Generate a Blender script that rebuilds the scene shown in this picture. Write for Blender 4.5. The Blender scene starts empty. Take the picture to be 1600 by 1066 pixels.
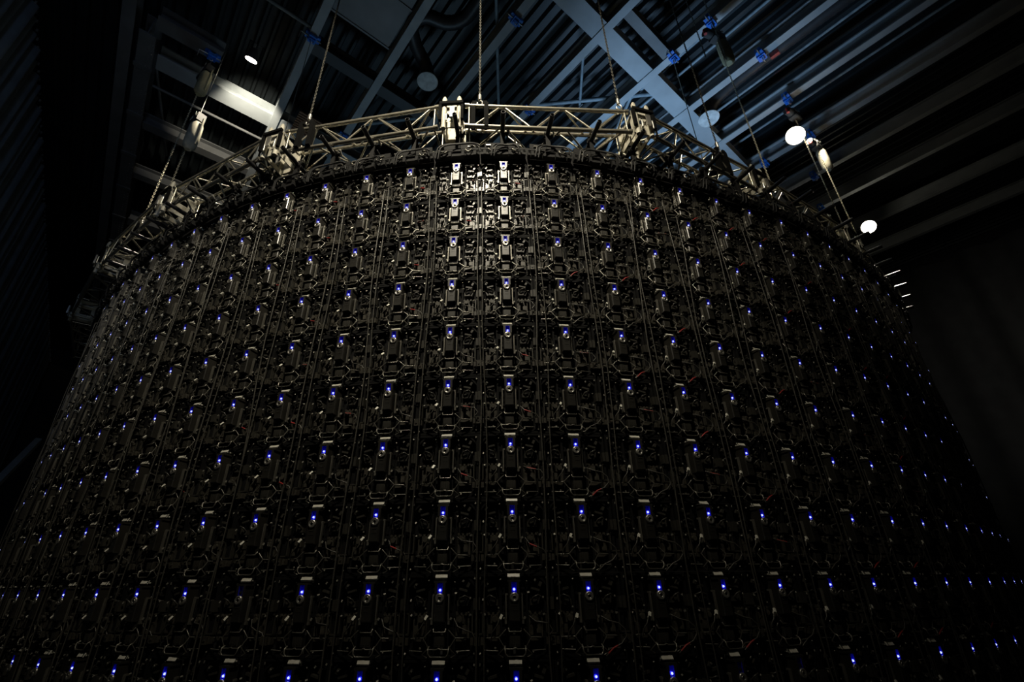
import bpy, math, random
from mathutils import Vector, Matrix

random.seed(4)
SC = bpy.context.scene
COL = SC.collection
CZ = 1.25                                   # eye height above the floor

# ------------------------------------------------------------------ camera
PITCH, ROLL = 0.478844, -0.013905
cam_data = bpy.data.cameras.new('camera')
cam_data.sensor_width = 36.0
cam_data.lens = 742.54 / 1600 * 36
cam_data.shift_x = 22.34 / 1600
cam_data.shift_y = -0.80 / 1600
cam_data.clip_start = 0.05
cam_data.clip_end = 200
cam = bpy.data.objects.new('camera', cam_data)
COL.objects.link(cam)
c_, s_ = math.cos(ROLL), math.sin(ROLL)
R0 = Vector((1, 0, 0)); U0 = Vector((0, -math.sin(PITCH), math.cos(PITCH)))
F0 = Vector((0, math.cos(PITCH), math.sin(PITCH)))
rt = R0 * c_ + U0 * s_; up = U0 * c_ - R0 * s_
cam.matrix_world = Matrix(((rt.x, up.x, -F0.x, 0), (rt.y, up.y, -F0.y, 0), (rt.z, up.z, -F0.z, CZ), (0, 0, 0, 1)))
SC.camera = cam

# ------------------------------------------------------------------ world, exposure, lights
SC.view_settings.view_transform = 'Standard'
SC.view_settings.look = 'None'
SC.view_settings.gamma = 1
SC.view_settings.use_curve_mapping = False
SC.view_settings.exposure = 0.0
W = bpy.data.worlds.new('hall_air'); SC.world = W
W.use_nodes = True
W.node_tree.nodes['Background'].inputs[0].default_value = (0.6, 0.75, 1.0, 1)
W.node_tree.nodes['Background'].inputs[1].default_value = 0.0004


def lamp(name, kind, loc, target, energy, color, size, cone=None, blend=0.5):
    d = bpy.data.lights.new(name, kind)
    d.energy = energy; d.color = color
    if kind == 'AREA':
        d.shape = 'DISK'; d.size = size
    else:
        d.shadow_soft_size = size
    if kind == 'SPOT':
        d.spot_size = math.radians(cone); d.spot_blend = blend
    o = bpy.data.objects.new(name, d); COL.objects.link(o)
    o.location = loc
    o.rotation_euler = (Vector(target) - Vector(loc)).to_track_quat('-Z', 'Y').to_euler()
    return o


WARM = (1.0, 0.90, 0.70)
KEY_AT = (-0.45, 0.0, CZ + 7.7)
lamp('work_light_key', 'SPOT', KEY_AT, (-0.5, 3.9, CZ + 5.2), 2700, WARM, 0.12, 77, 1.0)
lamp('left_truss_fill', 'SPOT', (-3.2, 1.0, CZ + 7.9), (-4.4, 5.0, CZ + 4.9), 420, WARM, 0.1, 36, 1.0)  # added spot without a fixture, brightens the left truss
lamp('right_truss_fill', 'SPOT', (2.6, 0.6, CZ + 7.9), (3.6, 4.9, CZ + 5.3), 330, WARM, 0.1, 40, 1.0)  # added spot without a fixture, brightens the right truss
lamp('screen_glow', 'SPOT', (2.2, 8.6, CZ + 2.4), (4.0, 7.1, CZ + 9.2), 1800, (0.40, 0.66, 1.0), 1.0, 56, 1.0)
lamp('screen_glow_left', 'SPOT', (-2.0, 9.5, CZ + 2.4), (-1.2, 6.8, CZ + 9.2), 200, (0.45, 0.72, 0.95), 1.2, 90, 1.0)
lamp('left_flood_light', 'SPOT', (-4.66, 5.80, CZ + 8.60), (-5.36, 6.95, CZ + 9.2), 330, WARM, 0.05, 64, 0.7)
lamp('left_flood_spill', 'SPOT', (-4.50, 5.40, CZ + 8.5), (-5.05, 5.38, CZ + 6.8), 1000, WARM, 0.05, 22, 0.6)
lamp('chain_bag_fill', 'SPOT', (6.85, 7.2, CZ + 8.9), (7.27, 7.55, CZ + 8.35), 200, WARM, 0.05, 75, 0.6)  # added spot close to the pale chain bag, away from the flood lens
lamp('right_flood_spill', 'POINT', (6.15, 6.7, CZ + 8.05), (0, 0, 0), 8, WARM, 0.1)
lamp('far_flood_light', 'SPOT', (9.6, 9.5, CZ + 8.0), (5.9, 6.2, CZ + 4.8), 1700, WARM, 0.1, 42, 0.8)
lamp('right_hall_fill', 'SPOT', (6.0, -2.0, CZ + 3.0), (16.2, 12.6, CZ + 5.0), 700, (1.0, 0.97, 0.9), 0.3, 36, 1.0)  # added fill with no fixture, lifts the right drape
lamp('far_flood_spill', 'POINT', (9.75, 9.75, CZ + 8.1), (0, 0, 0), 7, WARM, 0.1)
lamp('drape_fill', 'SPOT', (-0.2, -2.4, CZ + 6.0), (-9.6, 7.6, CZ + 5.5), 170, (0.40, 0.60, 1.0), 0.5, 62, 1.0)  # added blue fill for the left drape, no lamp there
lamp('left_hall_fill', 'AREA', (-4.6, 2.4, CZ + 0.5), (-7.6, 7.0, CZ + 9), 2.0, (0.85, 0.95, 1.0), 1.5).data.spread = 1.5  # added dim fill, lifts the roof steel at left

# ------------------------------------------------------------------ materials
MATS = {}


def mat(name, col, rough=0.5, metal=0.0, var=0.25, scale=8.0, emit=None, strength=0.0, bump=0.0, spec=0.5):
    m = bpy.data.materials.new(name); m.use_nodes = True
    nt = m.node_tree; b = nt.nodes['Principled BSDF']
    b.inputs['Roughness'].default_value = rough
    b.inputs['Metallic'].default_value = metal
    b.inputs['Specular IOR Level'].default_value = spec
    tc = nt.nodes.new('ShaderNodeTexCoord')
    nz = nt.nodes.new('ShaderNodeTexNoise'); nz.inputs['Scale'].default_value = scale; nz.inputs['Detail'].default_value = 3
    nt.links.new(tc.outputs['Object'], nz.inputs['Vector'])
    rp = nt.nodes.new('ShaderNodeValToRGB')
    rp.color_ramp.elements[0].position = 0.3; rp.color_ramp.elements[1].position = 0.7
    rp.color_ramp.elements[0].color = (*[c * (1 - var) for c in col], 1)
    rp.color_ramp.elements[1].color = (*[min(1, c * (1 + var)) for c in col], 1)
    nt.links.new(nz.outputs['Fac'], rp.inputs['Fac'])
    nt.links.new(rp.outputs['Color'], b.inputs['Base Color'])
    if bump:
        bp = nt.nodes.new('ShaderNodeBump'); bp.inputs['Strength'].default_value = bump
        nt.links.new(nz.outputs['Fac'], bp.inputs['Height']); nt.links.new(bp.outputs['Normal'], b.inputs['Normal'])
    if emit:
        b.inputs['Emission Color'].default_value = (*emit, 1); b.inputs['Emission Strength'].default_value = strength
        m.cycles.emission_sampling = 'NONE'
    MATS[name] = m
    return m


M_FRAME = mat('cast_black_frame', (0.006, 0.006, 0.0062), 0.8, spec=0.18)
M_MODULE = mat('module_black_plastic', (0.005, 0.005, 0.0052), 0.8, spec=0.18)
M_BOX = mat('power_box_black', (0.026, 0.0245, 0.021), 0.33, spec=0.8)
M_DATA = mat('data_box_grey', (0.042, 0.04, 0.034), 0.36)
M_FIN = mat('heat_sink_black', (0.025, 0.024, 0.021), 0.4)
M_STEEL = mat('bright_steel', (0.62, 0.60, 0.55), 0.3, 0.8)
M_DULL = mat('dull_zinc', (0.24, 0.23, 0.20), 0.34, 0.6)
M_BOARD = mat('board_grey_plastic', (0.055, 0.051, 0.042), 0.36, 0.0, 0.35, 30)
M_LABELW = mat('white_label', (0.86, 0.83, 0.72), 0.3)
M_CABLE = mat('grey_cable', (0.07, 0.067, 0.058), 0.4)
M_BLACKCABLE = mat('black_cable', (0.015, 0.015, 0.015), 0.6, spec=0.3)
M_RED = mat('red_tape', (0.34, 0.03, 0.028), 0.5)
M_WINDOW = mat('blue_window', (0.02, 0.02, 0.55), 0.35)
M_LED = mat('blue_status_led', (0.1, 0.1, 0.3), 0.3, emit=(0.36, 0.42, 1.0), strength=2.2)
M_HALO = mat('blue_led_halo', (0.02, 0.02, 0.3), 0.3, emit=(0.03, 0.035, 1.0), strength=1.0)  # emissive rim stands in for the blue halo around the LED
M_LEDOFF = mat('unlit_led', (0.02, 0.02, 0.03), 0.3)
M_ALU = mat('truss_aluminium', (0.62, 0.585, 0.48), 0.27, 0.85, 0.12)
M_CREAM = mat('corner_block_cream', (0.50, 0.475, 0.39), 0.6, 0.05, 0.12)
M_BLACKPIPE = mat('black_steel_pipe', (0.03, 0.03, 0.031), 0.3, 0.3)
M_RIG = mat('black_rigging', (0.009, 0.009, 0.009), 0.75, spec=0.2)
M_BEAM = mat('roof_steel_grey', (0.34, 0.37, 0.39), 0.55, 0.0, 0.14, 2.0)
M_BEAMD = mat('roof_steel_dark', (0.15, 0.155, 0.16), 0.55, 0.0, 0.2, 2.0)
M_DECK = mat('roof_deck_dark', (0.021, 0.027, 0.031), 0.5, 0.1, 0.25, 1.5)
M_DUCT = mat('galvanised_duct', (0.22, 0.22, 0.225), 0.55, 0.1, 0.2, 1.5)
M_FLEX = mat('black_flex_duct', (0.03, 0.03, 0.033), 0.45)
M_DISC = mat('diffuser_grey', (0.55, 0.58, 0.58), 0.6)
M_CURTL = mat('left_drape_blue_lit', (0.10, 0.13, 0.16), 0.8, 0.0, 0.2, 3)  # bluish light on the drape is put into the cloth colour
M_CURTR = mat('right_drape_cloth', (0.03, 0.03, 0.029), 0.85, 0.0, 0.2, 3)
M_WALL = mat('hall_wall_black', (0.02, 0.02, 0.022), 0.8)
M_FLOOR = mat('hall_floor_dark', (0.05, 0.05, 0.05), 0.4)
M_CLAMP = mat('blue_clamp_paint', (0.02, 0.16, 0.62), 0.4)
M_CHAINLIT = mat('lit_chain_steel', (0.66, 0.61, 0.46), 0.4, 0.3)  # chain steel lightened to carry flood light in its colour
M_MOTOR = mat('hoist_motor_black', (0.05, 0.05, 0.05), 0.4)
M_BAG = mat('chain_bag_canvas', (0.46, 0.43, 0.33), 0.8, 0.0, 0.2, 12)
M_BAGD = mat('chain_bag_olive', (0.30, 0.28, 0.17), 0.8)
M_TUBE = mat('brace_tube_steel', (0.24, 0.30, 0.34), 0.45)
M_LENS = mat('flood_lens', (0.9, 0.9, 0.85), 0.3, emit=(1.0, 0.93, 0.76), strength=14.0)
M_CHAINSHADE = mat('shaded_chain_steel', (0.10, 0.095, 0.08), 0.4, 0.5)  # same chain steel darkened, shade put into the colour
M_SLING = mat('black_webbing', (0.003, 0.003, 0.003), 0.9, spec=0.1)
M_BEAMX = mat('roof_steel_darkest', (0.06, 0.065, 0.07), 0.6, 0.0, 0.2, 2.0)  # darkest of the roof steel tones
M_GLINT = mat('glint_facet_zinc', (0.30, 0.29, 0.25), 0.55, 0.4)
M_DECKWARM = mat('deck_warm_tone', (0.30, 0.16, 0.09), 0.7)  # warm lamp light on the deck put into a brown colour


# ------------------------------------------------------------------ mesh helpers
class MB:
    def __init__(self):
        self.v = []; self.f = []; self.m = []; self.s = []

    def add(self, vs, fs, m=0, smooth=False):
        n = len(self.v)
        self.v += [tuple(v) for v in vs]
        for f in fs:
            self.f.append(tuple(i + n for i in f)); self.m.append(m); self.s.append(smooth)
        return self

    def box(self, c, s, m=0, R=None, bev=0.0):
        x, y, z = s[0] / 2, s[1] / 2, s[2] / 2
        if bev:
            b = min(bev, x * .9, z * .9, y * .9)
            vs = []
            for yy, k in ((y, 0), (-y + b, 0), (-y, b)):          # chamfer on the face that looks outward (-y)
                vs += [(-x + k, yy, -z + k), (x - k, yy, -z + k), (x - k, yy, z - k), (-x + k, yy, z - k)]
            fs = [(0, 1, 2, 3), (11, 10, 9, 8)]
            for a in (0, 4):
                for i in range(4):
                    j = (i + 1) % 4
                    fs.append((a + j, a + i, a + 4 + i, a + 4 + j))
        else:
            vs = [(-x, -y, -z), (x, -y, -z), (x, y, -z), (-x, y, -z), (-x, -y, z), (x, -y, z), (x, y, z), (-x, y, z)]
            fs = [(0, 3, 2, 1), (4, 5, 6, 7), (0, 1, 5, 4), (1, 2, 6, 5), (2, 3, 7, 6), (3, 0, 4, 7)]
        vs = [Vector(v) for v in vs]
        if R is not None:
            vs = [R @ v for v in vs]
        c = Vector(c)
        return self.add([v + c for v in vs], fs, m)

    def tube(self, pts, r, n=6, m=0, cap=True, smooth=True, radii=None):
        pts = [Vector(p) for p in pts]
        k = len(pts); rings = []
        prev = None
        for i, p in enumerate(pts):
            if i == 0: t = pts[1] - p
            elif i == k - 1: t = p - pts[i - 1]
            else: t = (pts[i + 1] - p).normalized() + (p - pts[i - 1]).normalized()
            t = t.normalized()
            if prev is None:
                a = Vector((0, 0, 1)) if abs(t.z) < 0.9 else Vector((1, 0, 0))
            else:
                a = prev
            u = (a - t * a.dot(t)).normalized(); w = t.cross(u); prev = u
            rr = radii[i] if radii else r
            rings.append([p + (u * math.cos(2 * math.pi * j / n) + w * math.sin(2 * math.pi * j / n)) * rr for j in range(n)])
        vs = [q for ring in rings for q in ring]
        fs = []
        for i in range(k - 1):
            for j in range(n):
                j2 = (j + 1) % n
                fs.append((i * n + j, i * n + j2, (i + 1) * n + j2, (i + 1) * n + j))
        self.add(vs, fs, m, smooth)
        if cap:
            self.add(rings[0], [tuple(range(n - 1, -1, -1))], m)
            self.add(rings[-1], [tuple(range(n))], m)
        return self

    def ring(self, c, axis, R, r, n=14, k=6, m=0):
        axis = Vector(axis).normalized()
        a = Vector((0, 0, 1)) if abs(axis.z) < 0.9 else Vector((1, 0, 0))
        u = (a - axis * a.dot(axis)).normalized(); w = axis.cross(u); c = Vector(c)
        vs = []
        for i in range(n):
            d = u * math.cos(2 * math.pi * i / n) + w * math.sin(2 * math.pi * i / n)
            for j in range(k):
                t = 2 * math.pi * j / k
                vs.append(c + d * (R + r * math.cos(t)) + axis * r * math.sin(t))
        fs = [(i * k + j, ((i + 1) % n) * k + j, ((i + 1) % n) * k + (j + 1) % k, i * k + (j + 1) % k) for i in range(n) for j in range(k)]
        return self.add(vs, fs, m, True)

    def disc(self, c, axis, r, n=10, m=0, th=0.004):
        axis = Vector(axis).normalized(); c = Vector(c)
        return self.tube([c - axis * th / 2, c + axis * th / 2], r, n, m, True, False)

    def prism(self, prof, a, b, m=0):
        """profile of (vector) points swept from offset a to offset b"""
        n = len(prof); a = Vector(a); b = Vector(b)
        vs = [Vector(p) + a for p in prof] + [Vector(p) + b for p in prof]
        fs = [(i, (i + 1) % n, n + (i + 1) % n, n + i) for i in range(n)]
        fs += [tuple(range(n - 1, -1, -1)), tuple(range(n, 2 * n))]
        return self.add(vs, fs, m)

    def mesh(self, name, mats):
        me = bpy.data.meshes.new(name)
        me.from_pydata(self.v, [], self.f)
        for m in (mats if isinstance(mats, (list, tuple)) else [mats]):
            me.materials.append(m)
        me.polygons.foreach_set('material_index', self.m)
        me.polygons.foreach_set('use_smooth', self.s)
        me.update()
        return me


def link(name, data, parent=None, mw=None):
    o = bpy.data.objects.new(name, data)
    COL.objects.link(o)
    if parent is not None:
        o.parent = parent
    if mw is not None:
        o.matrix_world = mw
    return o


def thing(name, label, cat, loc=(0, 0, 0), rotz=0.0, group=None, mesh=None):
    o = bpy.data.objects.new(name, mesh)
    COL.objects.link(o)
    o.location = loc; o.rotation_euler = (0, 0, rotz)
    o['label'] = label; o['category'] = cat
    if group: o['group'] = group
    return o


def part(name, mb, mats, parent):
    return link(name, mb.mesh(name, mats), parent)


def struct(name, mb, mats):
    o = link(name, mb.mesh(name, mats)); o['kind'] = 'structure'
    return o


ORD = ['', 'first', 'second', 'third', 'fourth', 'fifth', 'sixth', 'seventh', 'eighth', 'ninth', 'tenth', 'eleventh',
       'twelfth', 'thirteenth', 'fourteenth', 'fifteenth', 'sixteenth', 'seventeenth', 'eighteenth', 'nineteenth', 'twentieth']


def side(c):
    return (ORD[c + 1] if c >= 0 else ORD[-c]), ('right' if c >= 0 else 'left')


# ------------------------------------------------------------------ the hall (axes turned 39.5 degrees from the view)
AZ = math.radians(-39.5)
AX = Vector((math.sin(AZ), math.cos(AZ), 0)); BX = Vector((math.cos(AZ), -math.sin(AZ), 0))
K = 0.92


def H(a, b, z):
    p = (AX * a + BX * b) * K
    return Vector((p.x, p.y, z * K + CZ))


ROT_A = math.atan2(AX.y, AX.x)                # local x along AX
RA = Matrix.Rotation(ROT_A, 3, 'Z')           # local x -> AX, local y -> -BX

# floor
mb = MB(); mb.add([H(-10, -4.6, 0).xy.to_3d(), H(-10, 22, 0).xy.to_3d(), H(31, 22, 0).xy.to_3d(), H(31, -4.6, 0).xy.to_3d()], [(3, 2, 1, 0)])
mb2 = MB(); ce = H(10.5, 8.7, 0); mb2.box((ce.x, ce.y, -0.1), (41 * K, 26.6 * K, 0.2), 0, RA)
struct('floor', mb2, M_FLOOR)
ZD = 11.0                                     # deck height (hall units)
# corrugated ceiling deck
mb = MB(); pitch = 0.25; b = -4.6; prof = []
while b < 22:
    prof += [(b, ZD), (b + .05, ZD), (b + .085, ZD + .13), (b + .215, ZD + .13)]
    b += pitch
for (b1, z1), (b2, z2) in zip(prof[:-1], prof[1:]):
    mb.add([H(-10, b1, z1), H(31, b1, z1), H(31, b2, z2), H(-10, b2, z2)], [(0, 1, 2, 3)])
top = MB()
mb.add([H(-10, -4.6, ZD + .3), H(31, -4.6, ZD + .3), H(31, 22, ZD + .3), H(-10, 22, ZD + .3)], [(0, 1, 2, 3)])
struct('ceiling', mb, M_DECK)
for nm, (a, b), (la, lb) in (('wall_left', (10.5, -4.7), (41, .2)), ('wall_right', (10.5, 22.1), (41, .2)),
                             ('wall_front', (31.1, 8.7), (.2, 27)), ('wall_back', (-10.1, 8.7), (.2, 27))):
    mb = MB(); p = H(a, b, 0); hh = ZD * K + CZ + .3
    mb.box((p.x, p.y, hh / 2), (la * K, lb * K, hh), 0, RA)
    struct(nm, mb, M_WALL)


# I-beams
def ibeam(p, q, w, h, zb, m, name, label, tf=0.03, bolts=None):
    """I section from p to q; zb = underside height in world units"""
    p = Vector((p.x, p.y, 0)); q = Vector((q.x, q.y, 0))
    d = (q - p).normalized(); n = Vector((d.y, -d.x, 0)); tw = 0.02
    pts = [(-w / 2, 0), (w / 2, 0), (w / 2, tf), (tw / 2, tf), (tw / 2, h - tf), (w / 2, h - tf), (w / 2, h), (-w / 2, h),
           (-w / 2, h - tf), (-tw / 2, h - tf), (-tw / 2, tf), (-w / 2, tf)]
    c = (p + q) / 2
    o = thing(name, label, 'beam', (c.x, c.y, zb))
    L = (q - p).length
    prof = [n * x + Vector((0, 0, z)) for x, z in pts]
    def sec(idx, nm):
        g = MB(); g.prism([prof[i] for i in idx], -d * L / 2, d * L / 2)
        return part(nm, g, m, o)
    sec([0, 1, 2, 11], 'bottom_flange'); sec([10, 3, 4, 9], 'web'); sec([8, 5, 6, 7], 'top_flange')
    return o, d, n, L


for i, b in enumerate((0.8, 2.29, 3.79, 5.37, 6.92, 8.36, 9.88, 11.4, 12.95, 14.5, 16.5, 18.4)):
    ibeam(H(-6, b, 0), H(26, b, 0), 0.155 if b < 12 else .14, 0.34, 10 * K + CZ, M_BEAM, 'roof_beam',
          'grey steel roof beam running diagonally, %s counted rightward from the wide bolted girder' % ORD[i + 1])
ZB = 10.03 * K + CZ
for a, w, m, b0, b1, lab in ((3.02, .36, M_BEAM, .9, 19, 'wide grey cross girder under the deck, above the right truss corner'),
                             (9.36, .36, M_BEAM, -1.6, 19, 'wide pale cross girder lit white by the small left flood light'),
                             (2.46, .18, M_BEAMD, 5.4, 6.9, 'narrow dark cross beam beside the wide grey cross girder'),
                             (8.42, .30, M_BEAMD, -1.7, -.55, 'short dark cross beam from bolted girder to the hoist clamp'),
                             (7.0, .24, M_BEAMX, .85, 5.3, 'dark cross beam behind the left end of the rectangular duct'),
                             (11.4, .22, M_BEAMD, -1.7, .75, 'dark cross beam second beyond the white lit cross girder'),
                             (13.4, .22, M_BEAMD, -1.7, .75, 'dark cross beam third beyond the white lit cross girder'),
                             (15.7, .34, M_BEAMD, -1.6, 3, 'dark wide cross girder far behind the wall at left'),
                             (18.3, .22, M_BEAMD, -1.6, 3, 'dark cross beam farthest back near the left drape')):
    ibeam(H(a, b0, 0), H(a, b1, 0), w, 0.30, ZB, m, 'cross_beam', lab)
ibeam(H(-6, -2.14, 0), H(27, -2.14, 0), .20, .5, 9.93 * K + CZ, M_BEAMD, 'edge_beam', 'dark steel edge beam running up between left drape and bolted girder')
g, d, n, L = ibeam(H(8.7, -1.80, 0), H(27, -1.80, 0), .26, .5, 9.93 * K + CZ, M_BEAMD, 'bolted_girder', 'dark wide bolted girder with rows of bright bolt heads near left drape')
bm_ = MB()
for i in range(150):
    if i % 11 > 7: continue
    for e in (.105, .04):
        q = d * (-L / 2 + .2 + i * .11) + n * e
        bm_.box((q.x, q.y, -.006), (.014, .014, .012))
o = part('bolt_heads', bm_, M_STEEL, g); o['kind'] = 'stuff'
for i in range(8):
    sp = MB(); q = d * (-L / 2 + .8 + i * 1.35)
    sp.box((q.x, q.y, -.012), (.10, .30, .02), 0, RA)
    part('splice_plate', sp, M_BEAMD, g)
for x, (a, b, a2, b2, w, lab) in enumerate(((6.64, -1.6, 6.64, .72, .07, 'thin angle bar left of the blue clamp on the first roof beam'),
                                            (10.1, -1.6, 10.1, .72, .06, 'thin conduit crossing behind the white lit cross girder'),
                                            (9.9, -1.65, 12.6, -1.1, .06, 'thin slanting brace beside the bolted girder'))):
    mb = MB(); zz = 10.08 if a2 == a else 10.45; p, q = H(a, b, zz), H(a2, b2, zz); c = (p + q) / 2
    mb.tube([p - c, q - c], w / 2, 6)
    thing('brace_bar', lab, 'brace', c, mesh=mb.mesh('brace_bar', M_BEAMD))
# roof bracing tubes
for (a, b, a2, b2, r, lab) in ((3.9, 3.3, 5.9, 5.0, .035, 'grey roof bracing tube rising behind the middle hoist chain'),
                               (3.6, 5.52, 4.6, 6.5, .03, 'short grey roof bracing tube left of the right chain'),
                               (5.5, 5.42, 3.2, 7.75, .045, 'pale blue bracing tube just above the truss at right'),
                               (8.4, 2.6, 7.2, 3.75, .045, 'pale blue bracing tube just above the truss left of centre'),
                               (3.0, 6.9, 5.4, 8.3, .04, 'pale blue bracing tube behind the right truss corner')):
    mb = MB(); p, q = H(a, b, 10.45), H(a2, b2, 10.45); c = (p + q) / 2
    mb.tube([p - c, q - c], r, 8)
    o = thing('bracing_tube', lab, 'tube', c)
    part('tube', mb, M_TUBE, o)
    e = MB()
    for k_ in (p - c, q - c):
        e.box(k_ + Vector((0, 0, .06)), (.16, .02, .22), 0, RA)
    part('end_plates', e, M_BEAMD, o)
for (a, b, a2, b2, z, r, lab) in ((1.6, 7.4, 7, 7.4, 10.55, .03, 'dark conduit pipe between fifth and sixth roof beams'),
                                  (-2, 7.75, 6.4, 7.75, 10.5, .03, 'dark sprinkler pipe beside the wide cross girder'),
                                  (-2, 9.35, 6.4, 9.35, 10.5, .03, 'dark conduit pipe over the right disc diffuser'),
                                  (-2, 10.7, 6, 10.7, 10.5, .03, 'dark conduit pipe beside the bright right flood light')):
    mb = MB(); p, q = H(a, b, z), H(a2, b2, z); c = (p + q) / 2
    mb.tube([p - c, q - c], r, 8)
    thing('conduit_pipe', lab, 'pipe', c, mesh=mb.mesh('conduit_pipe', M_TUBE))

# rectangular duct
c = H(4.715, 1.52, 10.4)
o = thing('rectangular_duct', 'large flat grey rectangular air duct under the deck at top left', 'duct', c, ROT_A)
mb = MB(); mb.box((0, 0, .02), (2.83 * K, 1.23 * K, .46)); part('duct_body', mb, M_DUCT, o)
mb = MB()
for x in (-1.28, -.45, .4, 1.28):
    mb.box((x, 0, .02), (.035, 1.23 * K + .05, .50))
part('duct_flanges', mb, M_DUCT, o)


# round ducts with disc diffusers
def ribbed(path, r, pitch=.045):
    pts = [Vector(p) for p in path]; fine = []; 
    for i in range(len(pts) - 1):
        p0 = pts[max(i - 1, 0)]; p1 = pts[i]; p2 = pts[i + 1]; p3 = pts[min(i + 2, len(pts) - 1)]
        k = max(2, int((p2 - p1).length / pitch))
        for j in range(k):
            t = j / k
            fine.append(0.5 * ((2 * p1) + (-p0 + p2) * t + (2 * p0 - 5 * p1 + 4 * p2 - p3) * t * t + (-p0 + 3 * p1 - 3 * p2 + p3) * t ** 3))
    fine.append(pts[-1])
    return fine, [r * (1.0 if i % 2 else 0.95) for i in range(len(fine))]


o = thing('flexible_duct', 'black flexible round duct bending down to a grey disc left of centre', 'duct', H(6.07, 3.10, 9.9))
base = H(6.07, 3.10, 9.9)
path = [H(2.2, 3.2, 10.5), H(4.2, 3.18, 10.5), H(4.75, 3.14, 10.48), H(5.05, 2.9, 10.47), H(5.2, 2.5, 10.46), H(5.5, 2.35, 10.44),
        H(5.8, 2.6, 10.4), H(5.98, 2.95, 10.3), H(6.07, 3.10, 10.12), H(6.07, 3.10, 9.93)]
fp, rr = ribbed([p - base for p in path], .135)
mb = MB(); mb.tube(fp, .135, 14, radii=rr); part('duct_hose', mb, M_FLEX, o)
mb = MB(); mb.tube([(0, 0, 0), (0, 0, .03)], .20, 28, 0, True, False); mb.ring((0, 0, .01), (0, 0, 1), .20, .012, 28, 6); part('disc_diffuser', mb, M_DISC, o)
o = thing('disc_diffuser_duct', 'pale blue-lit disc diffuser under a dark round duct right of the truss corner', 'duct', H(2.67, 8.86, 9.9))
base = H(2.67, 8.86, 9.9)
fp, rr = ribbed([p - base for p in [H(-1.5, 8.95, 10.5), H(1.2, 8.9, 10.5), H(2.2, 8.86, 10.4), H(2.6, 8.86, 10.2), H(2.67, 8.86, 9.93)]], .15)
mb = MB(); mb.tube(fp, .15, 14, radii=rr); part('duct_hose', mb, M_FLEX, o)
mb = MB(); mb.tube([(0, 0, 0), (0, 0, .03)], .21, 28, 0, True, False); mb.ring((0, 0, .01), (0, 0, 1), .21, .012, 28, 6); part('disc_diffuser', mb, M_DISC, o)
mb = MB()  # slats standing in for a piece of deck lit warm
for i in range(9):
    mb.box((-.27 + i * .067, 0, 0), (.045, .5, .03))
thing('warm_lit_deck', 'small brown slatted patch imitating warm-lit deck beside the white lit girder', 'deck patch', H(8.95, 1.45, 10.02), ROT_A,
      mesh=mb.mesh('warm_lit_deck', M_DECKWARM))


# drapes
def drape(name, label, b, a0, a1, ztop, period, amp, m, seedv, rail=True):
    rnd = random.Random(seedv); g = MB(); n = int((a1 - a0) / period * 8); cols = []
    ph = 0
    for i in range(n + 1):
        a = a0 + (a1 - a0) * i / n
        ph += 2 * math.pi / 8 * rnd.uniform(.7, 1.3)
        off = amp * math.sin(ph) + amp * .4 * math.sin(ph * .37 + 1)
        cols.append((a, off))
    for z in (0.03 - CZ, ztop * K * .5, ztop * K):
        for a, off in cols:
            p = H(a, b + off * (1.0 if z < ztop * K * .9 else .8), 0)
            g.v.append((p.x, p.y, z + CZ))
    k = len(cols)
    for r_ in range(2):
        for i in range(k - 1):
            g.f.append((r_ * k + i, r_ * k + i + 1, (r_ + 1) * k + i + 1, (r_ + 1) * k + i)); g.m.append(0); g.s.append(True)
    o = thing(name, label, 'curtain', (0, 0, 0))
    part('cloth', g, m, o)
    if rail:
        t = MB(); t.tube([H(a0, b, ztop) + Vector((0, 0, .05)), H(a1, b, ztop) + Vector((0, 0, .05))], .025, 6); part('curtain_track', t, M_RIG, o)
        c = MB(); a = a0
        while a < a1:
            p = H(a, b + .07, ztop); c.box(p + Vector((0, 0, .0)), (.03, .03, .05), 0, RA); a += .22
        q = part('track_carriers', c, M_STEEL, o); q['kind'] = 'stuff'
    return o


drape('stage_drape', 'tall dark blue-lit pleated drape along the left wall', -3.6, -6, 30, 10.0, .36, .11, M_CURTL, 3)
drape('stage_drape', 'tall black pleated drape hanging along the right wall', 20.7, -6, 30, 10.0, 1.3, .16, M_CURTR, 5, False)

# ------------------------------------------------------------------ LED wall: column positions (led line, eye-relative)
COLS = {i - 9: p for i, p in enumerate([(-4.215, 4.860), (-3.780, 4.611), (-3.326, 4.387), (-2.862, 4.193), (-2.386, 4.028), (-1.903, 3.894),
        (-1.413, 3.780), (-0.921, 3.695), (-0.417, 3.636), (0.088, 3.621), (0.600, 3.664), (1.112, 3.750), (1.616, 3.875), (2.108, 4.032),
        (2.596, 4.206), (3.076, 4.404), (3.56, 4.59), (4.02, 4.82), (4.46, 5.08), (4.90, 5.36), (5.32, 5.65), (5.73, 5.97), (6.12, 6.29)])}
COLS[-10] = (-4.64, 5.13); COLS[-11] = (-5.05, 5.42)
p = Vector(COLS[13]); ang = 41.5
for c in range(14, 20):
    p = p + .515 * Vector((math.cos(math.radians(ang)), math.sin(math.radians(ang)))); COLS[c] = tuple(p); ang += 2.4
p = Vector(COLS[-11]); ang = 37.0
for c in range(-12, -19, -1):
    p = p + .505 * Vector((-math.cos(math.radians(ang)), math.sin(math.radians(ang)))); COLS[c] = tuple(p); ang += 2.6
ROW0 = 3.986 + CZ
NROW = 10


def col_ang(c):
    a = Vector(COLS[max(c - 1, -18)]); b = Vector(COLS[min(c + 1, 19)])
    d = b - a
    return math.atan2(d.y, d.x)


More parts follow.
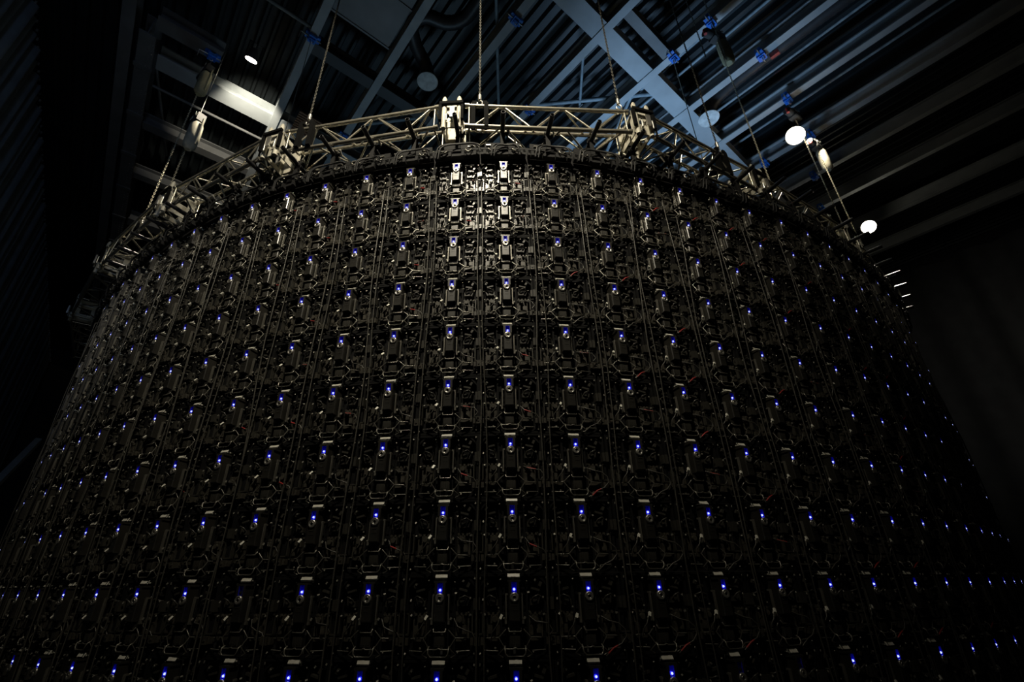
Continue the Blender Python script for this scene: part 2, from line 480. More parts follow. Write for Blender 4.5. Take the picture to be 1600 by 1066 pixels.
def col_mw(c, z, back=0.0):
    """frame at the panel column: x to the right along the wall, y into the volume, z up; origin 'back' behind the led line"""
    t = col_ang(c); x, y = COLS[c]
    return Vector((x - math.sin(t) * back, y + math.cos(t) * back, z)), t


DEPTH = 0.10                                # the power box stands this far proud of the frame


def P(u, w, v):                              # panel-local point: right, out towards the viewer, up
    return Vector((u, -w, v))


def panel_parts():
    """list of (name, mesh builder, material(s), parent name)"""
    L = []
    g = MB()                                 # frame: rim, cross bars, chamfer gussets
    for u in (-.24, .24): g.box(P(u, -.015, -.15), (.018, .07, .496))
    for v in (.09, -.39): g.box(P(0, -.015, v), (.462, .07, .016))
    g.box(P(0, -.02, -.15), (.462, .04, .02))
    for u in (-.09, .09): g.box(P(u, -.02, -.15), (.016, .045, .464))
    for su in (-1, 1):
        for v, k in ((.055, 1), (-.355, -1)):
            g.box(P(su * .205, -.012, v), (.09, .05, .014), 0, Matrix.Rotation(su * k * .8, 3, 'Y'))
    L.append(('frame', g, M_FRAME, None))
    for su in (-1, 1):
        for sv in (0, 1):
            g = MB(); c = P(su * .12, -.052, -.03 - .24 * sv)
            g.box(c, (.222, .02, .222))
            for k in range(3): g.box(c + P((k - 1) * .06, .016, 0), (.012, .014, .19))
            g.box(c + P(.0, .02, .07), (.15, .02, .02)); g.box(c + P(.03 * su, .03, -.05), (.05, .04, .035)); g.box(c + P(-.05 * su, .026, .02), (.03, .03, .05))
            L.append(('module_back', g, M_MODULE, None))
    g = MB()                                 # power box with a window opening at the top
    g.box(P(0, .045, -.105), (.074, .09, .165), 0, None, .006)
    g.box(P(-.028, .045, .012), (.018, .09, .07), 0); g.box(P(.028, .045, .012), (.018, .09, .07), 0)
    g.box(P(0, .045, .052), (.088, .088, .014), 0); g.box(P(0, .02, .012), (.038, .04, .07), 0)
    L.append(('power_box', g, M_BOX, None))
    g = MB(); g.box(P(0, .056, .012), (.036, .032, .068))
    for su in (-1, 1): g.box(P(su * .0175, .08, .012), (.003, .016, .068))
    g.box(P(0, .08, .0445), (.036, .016, .003)); g.box(P(0, .08, -.0205), (.036, .016, .003)); L.append(('status_window', g, M_WINDOW, None))
    g = MB(); g.tube([P(0, .072, 0), P(0, .079, 0), P(0, .083, 0)], .011, 12, 0, radii=[.0115, .0115, .009])
    g.tube([P(0, .079, 0), P(0, .088, 0), P(0, .0915, 0)], .007, 10, 1, radii=[.0075, .0075, .004])
    L.append(('status_light', g, [M_HALO, M_LED], 'status_window'))
    g = MB(); g.ring(P(0, .092, -.048), (0, 1, 0), .0225, .0092, 20, 8); g.ring(P(0, .098, -.048), (0, 1, 0), .013, .003, 14, 5)
    L.append(('power_connector', g, M_STEEL, None))
    g = MB(); g.box(P(0, .091, -.092), (.030, .003, .009)); 
    for k in range(3): g.box(P(-.012 + k * .012, .091, -.122), (.006, .003, .006))
    L.append(('rating_plate', g, M_DATA, None))
    for su in (-1, 1):
        g = MB(); g.box(P(su * .055, .035, -.105), (.009, .02, .15)); g.box(P(su * .058, .03, -.19), (.014, .03, .028)); g.box(P(su * .049, .02, -.03), (.016, .03, .012))
        L.append(('side_rail', g, M_DULL, None))
    g = MB(); g.box(P(0, .022, -.215), (.078, .044, .05))
    for k in range(7): g.box(P(-.033 + k * .011, .05, -.222), (.004, .014, .034))
    L.append(('heat_sink', g, M_FIN, None))
    g = MB(); g.tube([P(-.042, .045, -.228), P(-.038, .06, -.248), P(.038, .06, -.248), P(.042, .045, -.228)], .0055, 6)
    L.append(('latch_bar', g, M_DULL, None))
    g = MB(); g.box(P(0, .027, -.300), (.072, .054, .066), 0, None, .005)
    for k in range(4): g.box(P(-.024 + k * .016, .0545, -.297), (.009, .004, .046))
    g.box(P(0, .056, -.328), (.014, .01, .010))
    L.append(('data_box', g, M_DATA, None))
    g = MB(); g.tube([P(-.066, .05, -.328), P(-.068, .075, -.340), P(-.066, .080, -.365), P(-.052, .080, -.383), P(.052, .080, -.383), P(.066, .080, -.365), P(.068, .075, -.340), P(.066, .05, -.328)], .0048, 6)
    g.tube([P(-.068, .07, -.343), P(-.012, .07, -.343), P(-.006, .07, -.338), (P(.006, .07, -.338)), P(.012, .07, -.343), P(.068, .07, -.343)], .0042, 6)
    L.append(('carry_handle', g, M_DULL, None))
    g = MB(); g.box(P(0, .05, .082), (.084, .006, .030), 0, Matrix.Rotation(-.50, 3, 'X')); g.box(P(0, .02, .078), (.07, .05, .01))
    L.append(('type_label', g, M_LABELW, None))
    for su in (-1, 1):                       # hub boards with connectors
        g = MB(); c0 = su * .142
        g.box(P(c0, -.02, -.21), (.10, .03, .16))
        g.box(P(c0 - su * .01, .01, -.175), (.052, .03, .05)); g.tube([P(c0 - su * .01, .02, -.175), P(c0 - su * .01, .045, -.175)], .018, 10)
        g.box(P(c0 + su * .02, .008, -.235), (.03, .03, .05)); g.box(P(c0 - su * .028, .012, -.24), (.02, .035, .06))
        g.box(P(c0, .012, -.29), (.07, .03, .022)); 
        for k in range(3): g.box(P(c0 - .03 + k * .03, .012, -.145), (.014, .03, .016), 0, Matrix.Rotation(.4 * (k - 1), 3, 'Y'))
        L.append(('hub_board', g, M_BOARD, None))
        g = MB()
        g.box(P(su * .135, .0, -.08), (.05, .05, .035)); g.box(P(su * .178, -.005, -.07), (.018, .04, .05), 0, Matrix.Rotation(.3 * su, 3, 'Y'))
        g.tube([P(su * .12, .02, -.075), P(su * .13, .045, -.05), P(su * .165, .045, -.035), P(su * .19, .01, -.05)], .006, 5)
        g.box(P(su * .15, .005, .0), (.06, .03, .014), 0, Matrix.Rotation(.25 * su, 3, 'Y')); g.box(P(su * .185, .01, .03), (.018, .03, .03), 0, Matrix.Rotation(.5, 3, 'Y'))
        L.append(('module_plug', g, M_DATA, None))
        g = MB(); g.tube([P(su * .058, .045, -.235), P(su * .108, .05, -.280), P(su * .068, .055, -.335), P(su * .112, .05, -.372), P(su * .08, .045, -.42 + .03)], .0045, 5)
        g.tube([P(su * .108, .05, -.280), P(su * .195, .03, -.284)], .004, 5); g.tube([P(su * .112, .05, -.355), P(su * .20, .03, -.352)], .004, 5)
        L.append(('wire_guard', g, M_DULL, None))
    g = MB(); g.box(P(.25, .03, -.30), (.034, .05, .05)); g.box(P(.216, .025, -.30), (.02, .04, .042)); g.box(P(.284, .025, -.30), (.02, .04, .042))
    g.tube([P(.25, .052, -.30), P(.25, .06, -.30)], .007, 8)
    L.append(('corner_lock', g, M_BOARD, None))
    g = MB(); g.box(P(.258, .02, -.085), (.024, .05, .075)); g.box(P(.232, .018, -.085), (.02, .045, .07)); 
    for u in (.215, .285): g.box(P(u, .012, -.2), (.010, .03, .13))
    for v in (-.14, -.262): g.box(P(.25, .012, v), (.08, .03, .009))
    L.append(('seam_bracket', g, M_DATA, None))
    g = MB(); r_ = random.Random(2)          # tilted screw-like facets added over the frame to give glints
    for u, v in [(-.23, .07), (.23, .07), (-.23, -.37), (.23, -.37), (-.09, .06), (.09, .05), (-.2, -.15), (.2, -.15), (.07, -.17), (-.07, -.17),
                 (-.18, .035), (.15, .055), (.12, -.36), (-.13, -.34), (.2, -.05), (-.21, -.06), (.1, -.02), (-.105, -.11)]:
        R = Matrix.Rotation(r_.uniform(-.5, .5), 3, 'Z') @ Matrix.Rotation(r_.uniform(-.75, .2), 3, 'X') @ Matrix.Rotation(r_.uniform(0, 1.5), 3, 'Y')
        g.box(P(u, .028, v), (r_.uniform(.006, .013), .006, r_.uniform(.006, .016)), 0, R)
    L.append(('glint_facets', g, M_GLINT, None))
    return L


def jumper(kind):
    g = MB()
    if kind == 0: pts = [P(.09, .02, -.17), P(.13, .06, -.195), P(.19, .07, -.21), P(.232, .07, -.245), P(.238, .07, -.285), P(.20, .075, -.325), P(.14, .075, -.35), P(.09, .06, -.395)]
    elif kind == 1: pts = [P(.09, .02, -.17), P(.12, .05, -.215), P(.17, .06, -.235), P(.215, .05, -.25), P(.24, .04, -.29)]
    else: pts = [P(.10, .02, -.16), P(.14, .07, -.19), P(.22, .08, -.20), P(.25, .08, -.24), P(.225, .08, -.27)]
    g.tube(pts, .0048, 5)
    return g, pts


PARTS = panel_parts()
MESH = [(n, g.mesh(n, m), par) for n, g, m, par in PARTS]
JUMP = []
for k in range(3):
    g, pts = jumper(k); t = MB()
    if k == 0: t.tube([pts[5] * .5 + pts[6] * .5, pts[6], pts[6] * .3 + pts[7] * .7], .0062, 5)
    elif k == 1: t.tube([pts[1], pts[2]], .0062, 5)
    else: t.tube([pts[0] * .4 + pts[1] * .6, pts[1] * .4 + pts[2] * .6], .0062, 5)
    JUMP.append((g.mesh('jumper_cable', M_CABLE), t.mesh('red_tape', M_RED)))
g = MB(); g.tube([P(-.098, .06, -.175), P(-.12, .07, -.215), P(-.15, .065, -.25), P(-.158, .05, -.30)], .0045, 5)
LEAD = g.mesh('signal_lead', M_CABLE)
g = MB(); g.box(P(-.092, .068, -.163), (.016, .014, .032), 0, Matrix.Rotation(.5, 3, 'Y') @ Matrix.Rotation(-.5, 3, 'X')); g.box(P(-.10, .062, -.178), (.008, .01, .012), 0, Matrix.Rotation(.5, 3, 'Y'))
PLUG = g.mesh('signal_plug', M_LABELW)
g = MB()                                     # joined version for the steep, far columns
bodymats = [M_FRAME, M_MODULE, M_BOX, M_FIN, M_DULL, M_DATA, M_LABELW, M_BOARD]
far_skip = {'glint_facets', 'status_window', 'status_light', 'power_connector'}
for n_, gg, m_, par in PARTS:
    if n_ in far_skip or n_ in ('rating_plate', 'module_plug'): continue
    off = len(g.v); g.v += gg.v
    g.f += [tuple(i + off for i in f) for f in gg.f]; g.m += [bodymats.index(m_)] * len(gg.f); g.s += gg.s
FARBODY = g.mesh('panel_body', bodymats)
g = MB(); g.disc(P(0, .0835, 0), (0, -1, 0), .0115, 12, 0, .006); g.disc(P(0, .0875, 0), (0, -1, 0), .0062, 10, 0, .006)
LEDOFF = g.mesh('status_light', [M_LEDOFF])
byname = {n: me for n, me, par in MESH}
UNLIT = {(-4, 8), (4, 9), (3, 9)}
rnd = random.Random(11)
LO, HI = -14, 15
for c in range(LO, HI + 1):
    for r in range(NROW):
        loc, t = col_mw(c, ROW0 - .5 * r, DEPTH)
        n1, sd = side(c)
        lab = '%s LED panel %s row down, %s column %s of the middle hoist chain' % (
            'unlit black' if (c, r) in UNLIT else 'black', ORD[r + 1], n1, sd)
        root = thing('led_panel', lab, 'panel', loc, t, 'LED panel backs of the curved wall')
        if -10 <= c <= 9:
            made = {}
            for nm, me, par in MESH:
                if nm == 'status_light' and (c, r) in UNLIT: me = LEDOFF
                made[nm] = link(nm, me, made[par] if par else root)
                if nm == 'glint_facets': made[nm]['kind'] = 'stuff'
            k = (c * 7 + r * 3) % 5
            jm, tm = JUMP[0 if (c >= 1 and k < 4) else (1 if k < 3 else 2)]
            j = link('jumper_cable', jm, root)
            if c >= -6 and rnd.random() < .4: link('red_tape', tm, j)
            j = link('signal_lead', LEAD, root); link('signal_plug', PLUG, j)
        else:
            link('panel_body', FARBODY, root)
            w_ = link('status_window', byname['status_window'], root)
            link('status_light', byname['status_light'], w_)
            link('power_connector', byname['power_connector'], root)
for cs, sd in ((range(-17, LO), 'left'), (range(HI + 1, 19), 'right')):
    g = MB()                                 # the turned-away run of the wall beyond
    for c in cs:
        for r in range(NROW):
            loc, t = col_mw(c, ROW0 - .5 * r, DEPTH); R = Matrix.Rotation(t, 3, 'Z')
            for ctr, s in ((P(0, -.03, -.15), (.5, .06, .49)), (P(0, .045, -.09), (.074, .09, .2)), (P(0, .03, -.3), (.12, .06, .08))):
                g.box(loc + R @ ctr, s, 0, R)
    o = link('led_panel_run', g.mesh('led_panel_run', M_FRAME)); o['kind'] = 'stuff'
    o['label'] = 'black LED panels past the turning %s edge of the curved wall' % sd; o['category'] = 'panel'

# ------------------------------------------------------------------ hanging cables in the seams
for s in range(-13, 15):
    a = Vector(COLS[s - 1]); b = Vector(COLS[s]); m = (a + b) / 2; t = math.atan2(b.y - a.y, b.x - a.x)
    for w in (0, 1):
        rr_ = random.Random(s * 10 + w); pts = []
        u0 = (-.012 if w == 0 else .052) + rr_.uniform(-.012, .012); ph = rr_.uniform(0, 6)
        ztop = ROW0 - (rr_.choice((-.02, .03, -.25)) if w == 0 else rr_.choice((.05, -.05, -.3)))
        ztop = ROW0 - .10 - rr_.uniform(0, .35)
        pts.append(P(u0 + .02, -.04, 0))
        z = 0.0
        while ztop + z > .35:
            pts.append(P(u0 + .022 * math.sin(ph + z * 1.1) + .010 * math.sin(ph * 2 + z * 3.1), .02 + .014 * math.sin(ph + z * 2.3), z - .06)); z -= .42
        g = MB(); g.tube(pts, .0048 if w else .0058, 6)
        n1, sd = side(s)
        if s == 0: where = 'right under the middle hoist chain'
        else: where = 'in the %s seam %s of the middle hoist chain' % (ORD[abs(s)], 'right' if s > 0 else 'left')
        thing('hanging_cable', '%s thin grey cable %s' % ('left' if w == 0 else 'right', where), 'cable', (m.x, m.y, ztop), t,
              'power cables hanging down the wall seams', g.mesh('hanging_cable', M_CABLE))

# ------------------------------------------------------------------ outrigger brackets over each column
ZPIPE = 4.535 + CZ
pipe = MB(); pipe.tube([P(0, .20, 0), P(0, -.62, 0)], .026, 12, cap=False); pipe.tube([P(0, -.62, 0), P(0, .199, 0)], .020, 12, cap=False)
pipe.ring(P(0, .20, 0), (0, 1, 0), .023, .004, 14, 5)
PIPE = pipe.mesh('pipe', M_BLACKPIPE)
clamps = []
for w in (-.10, -.44):
    g = MB(); g.ring(P(0, w, 0), (0, 1, 0), .030, .009, 12, 5); g.box(P(0, w, .045), (.05, .045, .05)); g.box(P(.045, w, .02), (.045, .03, .028))
    g.tube([P(.06, w, -.02), P(.06, w, .05)], .007, 6); g.tube([P(.06, w, .05), P(.06, w, .062)], .012, 6)
    clamps.append(g.mesh('clamp', [M_RIG]))
g = MB(); g.tube([P(.075, -.1, .02), P(.075, -.06, .055)], .009, 6); g.box(P(.07, -.066, .05), (.02, .022, .03))
BOLT = g.mesh('wing_bolt', M_STEEL)
g = MB(); g.box(P(0, -.06, -.16), (.05, .012, .30)); g.box(P(0, -.045, -.30), (.09, .05, .05)); g.box(P(0, -.09, -.17), (.012, .05, .28))
DROP = g.mesh('drop_strap', M_RIG)
g = MB(); g.box(P(0, -.06, -.355), (.49, .06, .05)); 
for u in (-.2, -.07, .07, .2): g.box(P(u, -.02, -.385), (.03, .05, .06))
g.tube([P(-.24, -.02, -.325), P(.24, -.02, -.325)], .008, 6)
g.box(P(0, -.12, -.33), (.51, .012, .30)); g.box(P(0, -.13, -.14), (.40, .03, .07))
BAR = g.mesh('header_bar', M_RIG)
g = MB()
for u in (-.13, .13): g.tube([P(u - .03, -.01, -.30), P(u - .03, .0, -.335), P(u, .0, -.36), P(u + .03, .0, -.335), P(u + .03, -.01, -.30)], .006, 6)
g.box(P(-.16, .0, -.29), (.05, .03, .012)); g.box(P(.16, .0, -.29), (.07, .02, .010))
SHACK = g.mesh('shackles', M_DULL)
loops = []
for k in range(3):
    g = MB(); w = .10 + .03 * k; pts = []
    for i in range(15):
        t = math.pi * i / 14
        pts.append(P(.02 + w * 1.5 * math.cos(t), .02 + .02 * math.sin(3 * t), -.40 + (.13 + .02 * k) * math.sin(t) - (.06 if i > 12 else 0)))
    g.tube(pts, .010, 6); 
    pts2 = [p_ * 1 + P(.03, .01, -.02) for p_ in pts[2:]]
    g.tube(pts2, .009, 6)
    loops.append(g.mesh('cable_loop', M_BLACKCABLE))
for c in range(-16, 18):
    loc, t = col_mw(c, ZPIPE, -.02); n1, sd = side(c)
    o = thing('outrigger_bracket', 'black pipe outrigger under the truss, %s %s of the middle hoist chain' % (n1, sd), 'bracket', loc, t, 'pipe outriggers along the truss ring')
    link('pipe', PIPE, o)
    for me in clamps: link('clamp', me, o)
    link('wing_bolt', BOLT, o); link('drop_strap', DROP, o); link('header_bar', BAR, o); link('shackles', SHACK, o)
    link('cable_loop', loops[c % 3], o)

# ------------------------------------------------------------------ truss ring
JO = [(-9.4, 9.5), (-8.0, 7.65), (-6.37, 6.16), (-4.56, 4.89), (-2.68, 3.97), (-.49, 3.61), (1.72, 3.74), (3.56, 4.72), (5.62, 5.95), (7.35, 7.45), (8.8, 9.2)]
JNAME = ['far left end', 'fourth left', 'third left', 'second left', 'first left', None]
ZT, ZBm, SD = 4.94 + CZ, 4.60 + CZ, .34
SEC_LAB = ['fifth left of', 'fourth left of', 'third left of', 'second left of', 'first left of', None, 'first right of', 'second right of', 'third right of', 'fourth right of']
for i in range(len(JO) - 1):
    p = Vector((*JO[i], 0)); q = Vector((*JO[i + 1], 0)); d = (q - p).normalized(); ang = math.atan2(d.y, d.x)
    L = (q - p).length - .30; c = (p + q) / 2
    lab = 'silver box truss section carrying the middle hoist chain' if SEC_LAB[i] is None else 'silver box truss section, %s the one holding the middle chain' % SEC_LAB[i]
    o = thing('truss_section', lab, 'truss', (c.x, c.y, ZBm), ang, 'truss sections of the ring')
    hgt = ZT - ZBm
    for y in (0, SD):
        for z in (0, hgt):
            g = MB(); g.tube([(-L / 2, y, z), (L / 2, y, z)], .025, 10); 
            for e in (-1, 1): g.tube([(e * (L / 2 - .05), y, z), (e * (L / 2 - .0), y, z)], .031, 10)
            part('chord', g, M_ALU, o)
    nb = max(4, int(round(L / .36))); st = (L - .16) / nb
    for face in range(4):
        for k in range(nb + 2):
            if k in (nb, nb + 1):
                x0 = x1 = (-L / 2 + .05) if k == nb else (L / 2 - .05); lo, hi = 0, 1
            else:
                x0 = -L / 2 + .08 + k * st + .02; x1 = x0 + st - .04
                lo, hi = ((0, 1) if (k + (face > 1)) % 2 == 0 else (1, 0))
            def at_(f):
                return {0: (0, hgt * f), 1: (SD, hgt * f), 2: (SD * f, 0), 3: (SD * f, hgt)}[face]
            a_, b_ = at_(lo), at_(hi)
            g = MB(); g.tube([(x0, *a_), (x1, *b_)], .0115, 6)
            part('brace', g, M_ALU, o)
# corner blocks
def gusset(w, h, th):
    """plate with an opening, in the xz plane"""
    g = MB()
    g.box((0, 0, h - .04), (w, th, .08)); g.box((0, 0, .045), (w, th, .09))
    for s2 in (-1, 1):
        g.box((s2 * (w / 2 - .03), 0, h / 2), (.06, th, h))
        for z, k in ((h - .10, 1), (.11, -1)):
            g.box((s2 * (w / 2 - .075), 0, z), (.10, th, .05), 0, Matrix.Rotation(-s2 * k * .8, 3, 'Y'))
    return g


CORN_LAB = ['', 'fourth left', 'third left', 'second left', 'first left', 'just left', 'first right', 'second right', 'third right', 'fourth right']
for i in range(1, len(JO) - 1):
    p0, p1, p2 = (Vector((*JO[j], 0)) for j in (i - 1, i, i + 1))
    ang = math.atan2(*((p2 - p0).normalized()).yx)
    lab = 'cream truss corner block with pins, %s of the middle truss section' % {5: 'at the left end', 4: 'first left', 3: 'second left', 2: 'third left', 1: 'fourth left', 6: 'at the right end', 7: 'second right', 8: 'third right', 9: 'fourth right'}[i]
    o = thing('truss_corner', lab, 'truss corner', (p1.x, p1.y, ZBm), ang, 'corner blocks of the truss ring')
    hgt = ZT - ZBm
    for y in (.02, SD - .01):
        g = gusset(.25, hgt + .03, .014)
        for k in range(len(g.v)): g.v[k] = (g.v[k][0], g.v[k][1] + y, g.v[k][2] - .015)
        part('gusset_plate', g, M_CREAM, o)
    for s2 in (-1, 1):
        g = MB()
        for yy, zz, sy, sz in ((SD / 2, hgt - .03, SD, .07), (SD / 2, .03, SD, .07), (.05, hgt / 2, .07, hgt), (SD - .05, hgt / 2, .07, hgt)):
            g.box((s2 * .10, yy, zz), (.012, sy, sz))
        part('side_plate', g, M_CREAM, o)
    g = MB(); g.box((0, SD - .03, hgt * .42), (.18, .01, hgt * .8)); part('inner_plate', g, M_CREAM, o)
    for sx in (-.085, .085):
        for y in (.0, SD):
            g = MB(); g.tube([(sx, y, -.05), (sx, y, hgt + .10), (sx, y, hgt + .135), (sx, y, hgt + .15)], .028, 10, radii=[.028, .028, .016, .006])
            part('spigot_pin', g, M_CREAM, o)
    g = MB(); g.box((0, -.035, hgt - .01), (.27, .035, .04)); g.box((-.125, -.03, hgt * .55), (.03, .035, hgt * .8)); g.box((.125, -.03, hgt * .5), (.03, .035, hgt * .7))
    part('black_strap', g, M_SLING, o)
    g = MB(); g.box((.02, -.075, hgt * .35), (.05, .02, .16)); g.tube([(-.05, -.05, .02), (-.05, -.05, .12)], .012, 8); g.tube([(.09, -.05, .03), (.09, -.05, .16)], .009, 8)
    part('coupler_bolts', g, M_STEEL, o)


# ------------------------------------------------------------------ hoists, chains, clamps
def chain_mb(z0, z1, g=None, x=0, y=0, pitch=.034, r=.0045):
    g = g or MB(); n = int((z1 - z0) / pitch)
    ring = [(math.cos(t) * .011, math.sin(t) * .026) for t in [2 * math.pi * k / 8 for k in range(8)]]
    for i in range(n):
        zc = z0 + (i + .5) * pitch
        pts = [Vector((a_, 0, b_)) if i % 2 else Vector((0, a_, b_)) for a_, b_ in ring]
        pts = [p_ + Vector((x, y, zc)) for p_ in pts]
        vs = []
        for k, p_ in enumerate(pts):
            out = Vector((p_.x - x, p_.y - y, p_.z - zc)).normalized(); nrm = Vector((0, 1, 0)) if i % 2 else Vector((1, 0, 0))
            vs += [p_ + out * r, p_ + nrm * r, p_ - out * r, p_ - nrm * r]
        fs = [(k * 4 + j, ((k + 1) % 8) * 4 + j, ((k + 1) % 8) * 4 + (j + 1) % 4, k * 4 + (j + 1) % 4) for k in range(8) for j in range(4)]
        g.add(vs, fs, 0, True)
    return g


ZCL = 9.2 + CZ


def hoist(xy, zhook, zmot, label, bag=None, flip=0.0, red=True, tag=True, sling=False):
    cm = M_CHAINLIT if xy[0] > 3.5 or xy[0] < -3 else M_CHAINSHADE  # lit copy for outer chains, shaded copy for the middle ones
    o = thing('chain_hoist', label, 'hoist', (xy[0], xy[1], zhook), flip)
    part('chain', chain_mb(.10, zmot - zhook - .12), cm, o)
    g = MB(); g.tube([(0, 0, .16), (0, 0, .07)], .022, 8); g.tube([(.0, 0, .07), (.03, 0, .04), (.03, 0, 0), (0, 0, -.025), (-.03, 0, 0), (-.03, 0, .03)], .010, 6)
    part('hook', g, M_STEEL, o)
    zz = zmot - zhook
    g = MB(); g.box((0, 0, zz), (.20, .16, .22), 0, None, .02); g.tube([(-.10, 0, zz), (-.24, 0, zz)], .075, 12); g.box((.13, 0, zz - .01), (.08, .13, .17)); g.tube([(0, 0, zz + .1), (0, 0, zz + .2)], .03, 8)
    m_ = part('motor_body', g, M_MOTOR, o)
    if tag:
        g = MB(); g.box((-.02, -.083, zz + .03), (.09, .006, .05)); g.box((.10, -.083, zz + .08), (.035, .006, .04)); part('white_plate', g, M_LABELW, m_)
    if red:
        g = MB(); g.tube([(-.26, -.02, zz - .10), (-.26, -.02, zz + .02)], .03, 8); part('red_plug', g, M_RED, m_)
    g = MB(); 
    if ZCL - zmot > .25: g.tube([(0, 0, zz + .2), (0, 0, ZCL - zhook)], .008, 6)
    else: g.tube([(0, 0, zz + .1), (0, 0, ZCL - zhook)], .015, 6)
    part('suspension_wire', g, M_DULL, o)
    if bag is not None:
        g = MB(); x0 = .10; zb = zz - .14
        g.tube([(x0, 0, zb), (x0, 0, zb - .06), (x0 + .01, 0, zb - .30), (x0 + .01, 0, zb - .52), (x0, 0, zb - .58)], .1, 12, radii=[.085, .10, .105, .10, .05], smooth=True)
        g.tube([(x0 + .11, .03, zb + .08), (x0 + .13, .03, zb - .25), (x0 + .11, .03, zb - .5)], .016, 6)
        part('chain_bag', g, bag, o)
    if sling:
        g = MB()
        for s2 in (-.075, .075):
            g.box((s2, .0, -.20), (.05, .065, .40)); g.box((s2 * .8, .0, .0), (.05, .06, .05))
        part('black_sling', g, M_SLING, o)
    return o


ZH = 4.99 + CZ
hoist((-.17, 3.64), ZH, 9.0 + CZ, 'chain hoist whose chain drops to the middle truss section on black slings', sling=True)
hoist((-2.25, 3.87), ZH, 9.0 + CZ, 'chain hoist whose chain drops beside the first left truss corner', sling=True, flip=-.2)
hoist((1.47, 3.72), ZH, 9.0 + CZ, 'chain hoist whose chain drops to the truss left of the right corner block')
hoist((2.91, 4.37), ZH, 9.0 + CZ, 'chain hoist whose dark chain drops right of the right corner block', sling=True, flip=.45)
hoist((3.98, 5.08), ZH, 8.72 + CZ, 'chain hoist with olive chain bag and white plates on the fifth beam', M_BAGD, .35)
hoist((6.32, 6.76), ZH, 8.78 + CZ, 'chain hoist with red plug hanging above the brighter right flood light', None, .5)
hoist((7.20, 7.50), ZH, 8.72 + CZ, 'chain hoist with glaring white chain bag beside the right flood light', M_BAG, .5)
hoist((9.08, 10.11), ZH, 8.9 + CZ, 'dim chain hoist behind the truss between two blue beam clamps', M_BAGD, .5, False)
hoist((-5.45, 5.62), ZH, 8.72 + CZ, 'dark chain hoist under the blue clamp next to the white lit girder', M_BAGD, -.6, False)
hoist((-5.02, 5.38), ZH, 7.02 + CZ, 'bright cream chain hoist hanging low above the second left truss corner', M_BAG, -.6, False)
# spare chain loop
o = thing('spare_chain', 'slack loop of dark chain hanging from the roof right of centre', 'chain', (3.35, 4.62, 8.0 + CZ))
part('chain_length', chain_mb(-.6, 1.2), M_CHAINSHADE, o); part('chain_length', chain_mb(-.6, 1.2, None, .35, .05), M_CHAINSHADE, o)
# steel wire with turnbuckle
o = thing('wire_rope', 'steel wire rope with turnbuckle under the first left blue clamp', 'wire', (-3.42, 5.29, ZH - .1))
g = MB(); g.tube([(0, 0, 0), (0, 0, 4.2)], .007, 6); part('wire', g, M_STEEL, o)
g = MB(); g.tube([(0, 0, .9), (0, 0, 1.15)], .022, 8); g.ring((0, 0, 1.2), (1, 0, 0), .03, .008, 10, 5); part('turnbuckle', g, M_STEEL, o)
o = thing('wire_rope', 'pale steel wire dropping from the clamp on the fourth beam', 'wire', (3.50, 5.73, ZH - .1))
g = MB(); g.tube([(0, 0, 0), (0, 0, 4.2)], .008, 6); part('wire', g, M_CHAINLIT, o)


def beam_clamp(a, b, label, handle=True):
    o = thing('beam_clamp', label, 'clamp', H(a, b, 10.0), ROT_A, 'blue beam clamps on the roof steel')
    g = MB()
    for s2 in (-1, 1):
        g.box((0, s2 * .085, .01), (.13, .08, .07), 0, Matrix.Rotation(s2 * .35, 3, 'X')); g.box((0, s2 * .12, .03), (.11, .03, .10))
    part('jaw', g, M_CLAMP, o)
    g = MB(); g.box((0, 0, -.05), (.15, .14, .06)); g.box((0, 0, -.09), (.07, .10, .05)); part('body', g, M_CLAMP, o)
    g = MB(); g.tube([(0, -.16, -.03), (0, .17, -.03)], .014, 8); g.ring((0, 0, -.13), (1, 0, 0), .03, .008, 10, 5)
    if handle: g.tube([(0, .17, -.03), (.0, .22, -.03), (.05, .22, -.15)], .008, 6)
    part('screw', g, M_STEEL, o)


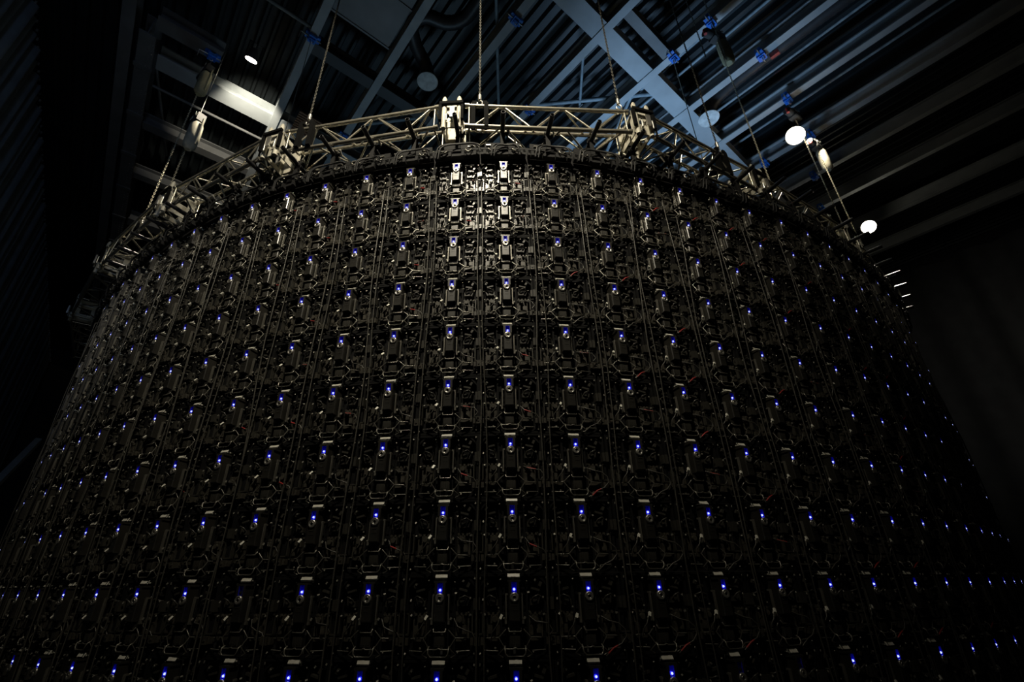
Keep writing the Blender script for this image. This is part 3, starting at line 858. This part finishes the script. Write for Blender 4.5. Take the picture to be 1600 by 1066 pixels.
for a, b, lab in ((8.44, -.70, 'blue beam clamp beside the small left flood light'), (6.76, .80, 'blue beam clamp on the first roof beam near the rectangular duct'),
                  (8.62, 2.29, 'blue beam clamp low on the second roof beam just above the truss'), (3.91, 3.80, 'blue beam clamp at the top edge on the third roof beam'),
                  (5.23, 5.37, 'blue beam clamp just above the truss on the fourth roof beam'), (2.37, 6.92, 'blue beam clamp on the fifth beam near the cross girder'),
                  (1.51, 6.88, 'blue beam clamp above the hoist with the olive bag'), (1.18, 8.36, 'blue beam clamp with red tag on the sixth roof beam'),
                  (1.27, 9.88, 'blue beam clamp above the brighter right flood light'), (2.47, 11.4, 'blue beam clamp low behind the second right truss corner'),
                  (1.34, 11.4, 'blue beam clamp topping the white-lit hoist'), (1.82, 12.95, 'blue beam clamp above the dim hoist behind the truss'),
                  (2.19, 14.5, 'blue beam clamp below the dim hoist behind the truss')):
    beam_clamp(a, b, lab)
g = MB(); g.box((0, 0, 0), (.16, .07, .10)); g.tube([(0, 0, .05), (0, 0, .12)], .01, 6)
thing('red_tag_box', 'small red box beside the clamp on the sixth roof beam', 'box', H(.98, 8.5, 9.93), ROT_A, mesh=g.mesh('red_tag_box', M_RED))


# flood lights
def flood(loc, aim, r, label):
    loc = Vector(loc); q = (Vector(aim) - loc).to_track_quat('-Z', 'Y')
    o = thing('flood_light', label, 'flood light', loc); o.rotation_mode = 'QUATERNION'; o.rotation_quaternion = q
    g = MB(); g.tube([(0, 0, .0), (0, 0, .05), (0, 0, .16), (0, 0, .22)], r, 20, radii=[r * 1.08, r * 1.05, r * .7, r * .4]); part('housing', g, M_MOTOR, o)
    g = MB(); g.tube([(0, 0, -.012), (0, 0, 0)], r, 24); part('lens', g, M_LENS, o)
    g = MB(); g.tube([(-r * 1.15, 0, .05), (-r * 1.15, 0, .32), (r * 1.15, 0, .32), (r * 1.15, 0, .05)], .012, 6); g.tube([(0, 0, .32), (0, .1, .5)], .015, 6); part('yoke', g, M_RIG, o)
    return o


flood((6.28, 6.88, 8.3 + CZ), (2.6, 1.6, CZ + 3), .175, 'glaring warm round flood light at right under the roof')
flood((9.95, 9.93, 8.42 + CZ), (6.0, 4.0, CZ + 3), .165, 'second glaring flood light just right of the third right truss corner')
flood((-4.53, 5.43, 8.8 + CZ), (-5.2, 6.2, CZ + 7.2), .10, 'small flood light at upper left lighting the white girder')
# props at the far left
mb = MB(); p, q = Vector((-9.6, 9.2, CZ + 1.8)), Vector((-11.2, 11.3, CZ + 3.3)); c = (p + q) / 2
mb.box((0, 0, 0), (.12, (q - p).length, .12), 0, (q - p).to_track_quat('Y', 'Z').to_matrix())
thing('support_strut', 'grey slanting steel strut at the lower left beside the wall', 'strut', c, mesh=mb.mesh('support_strut', M_BEAM))
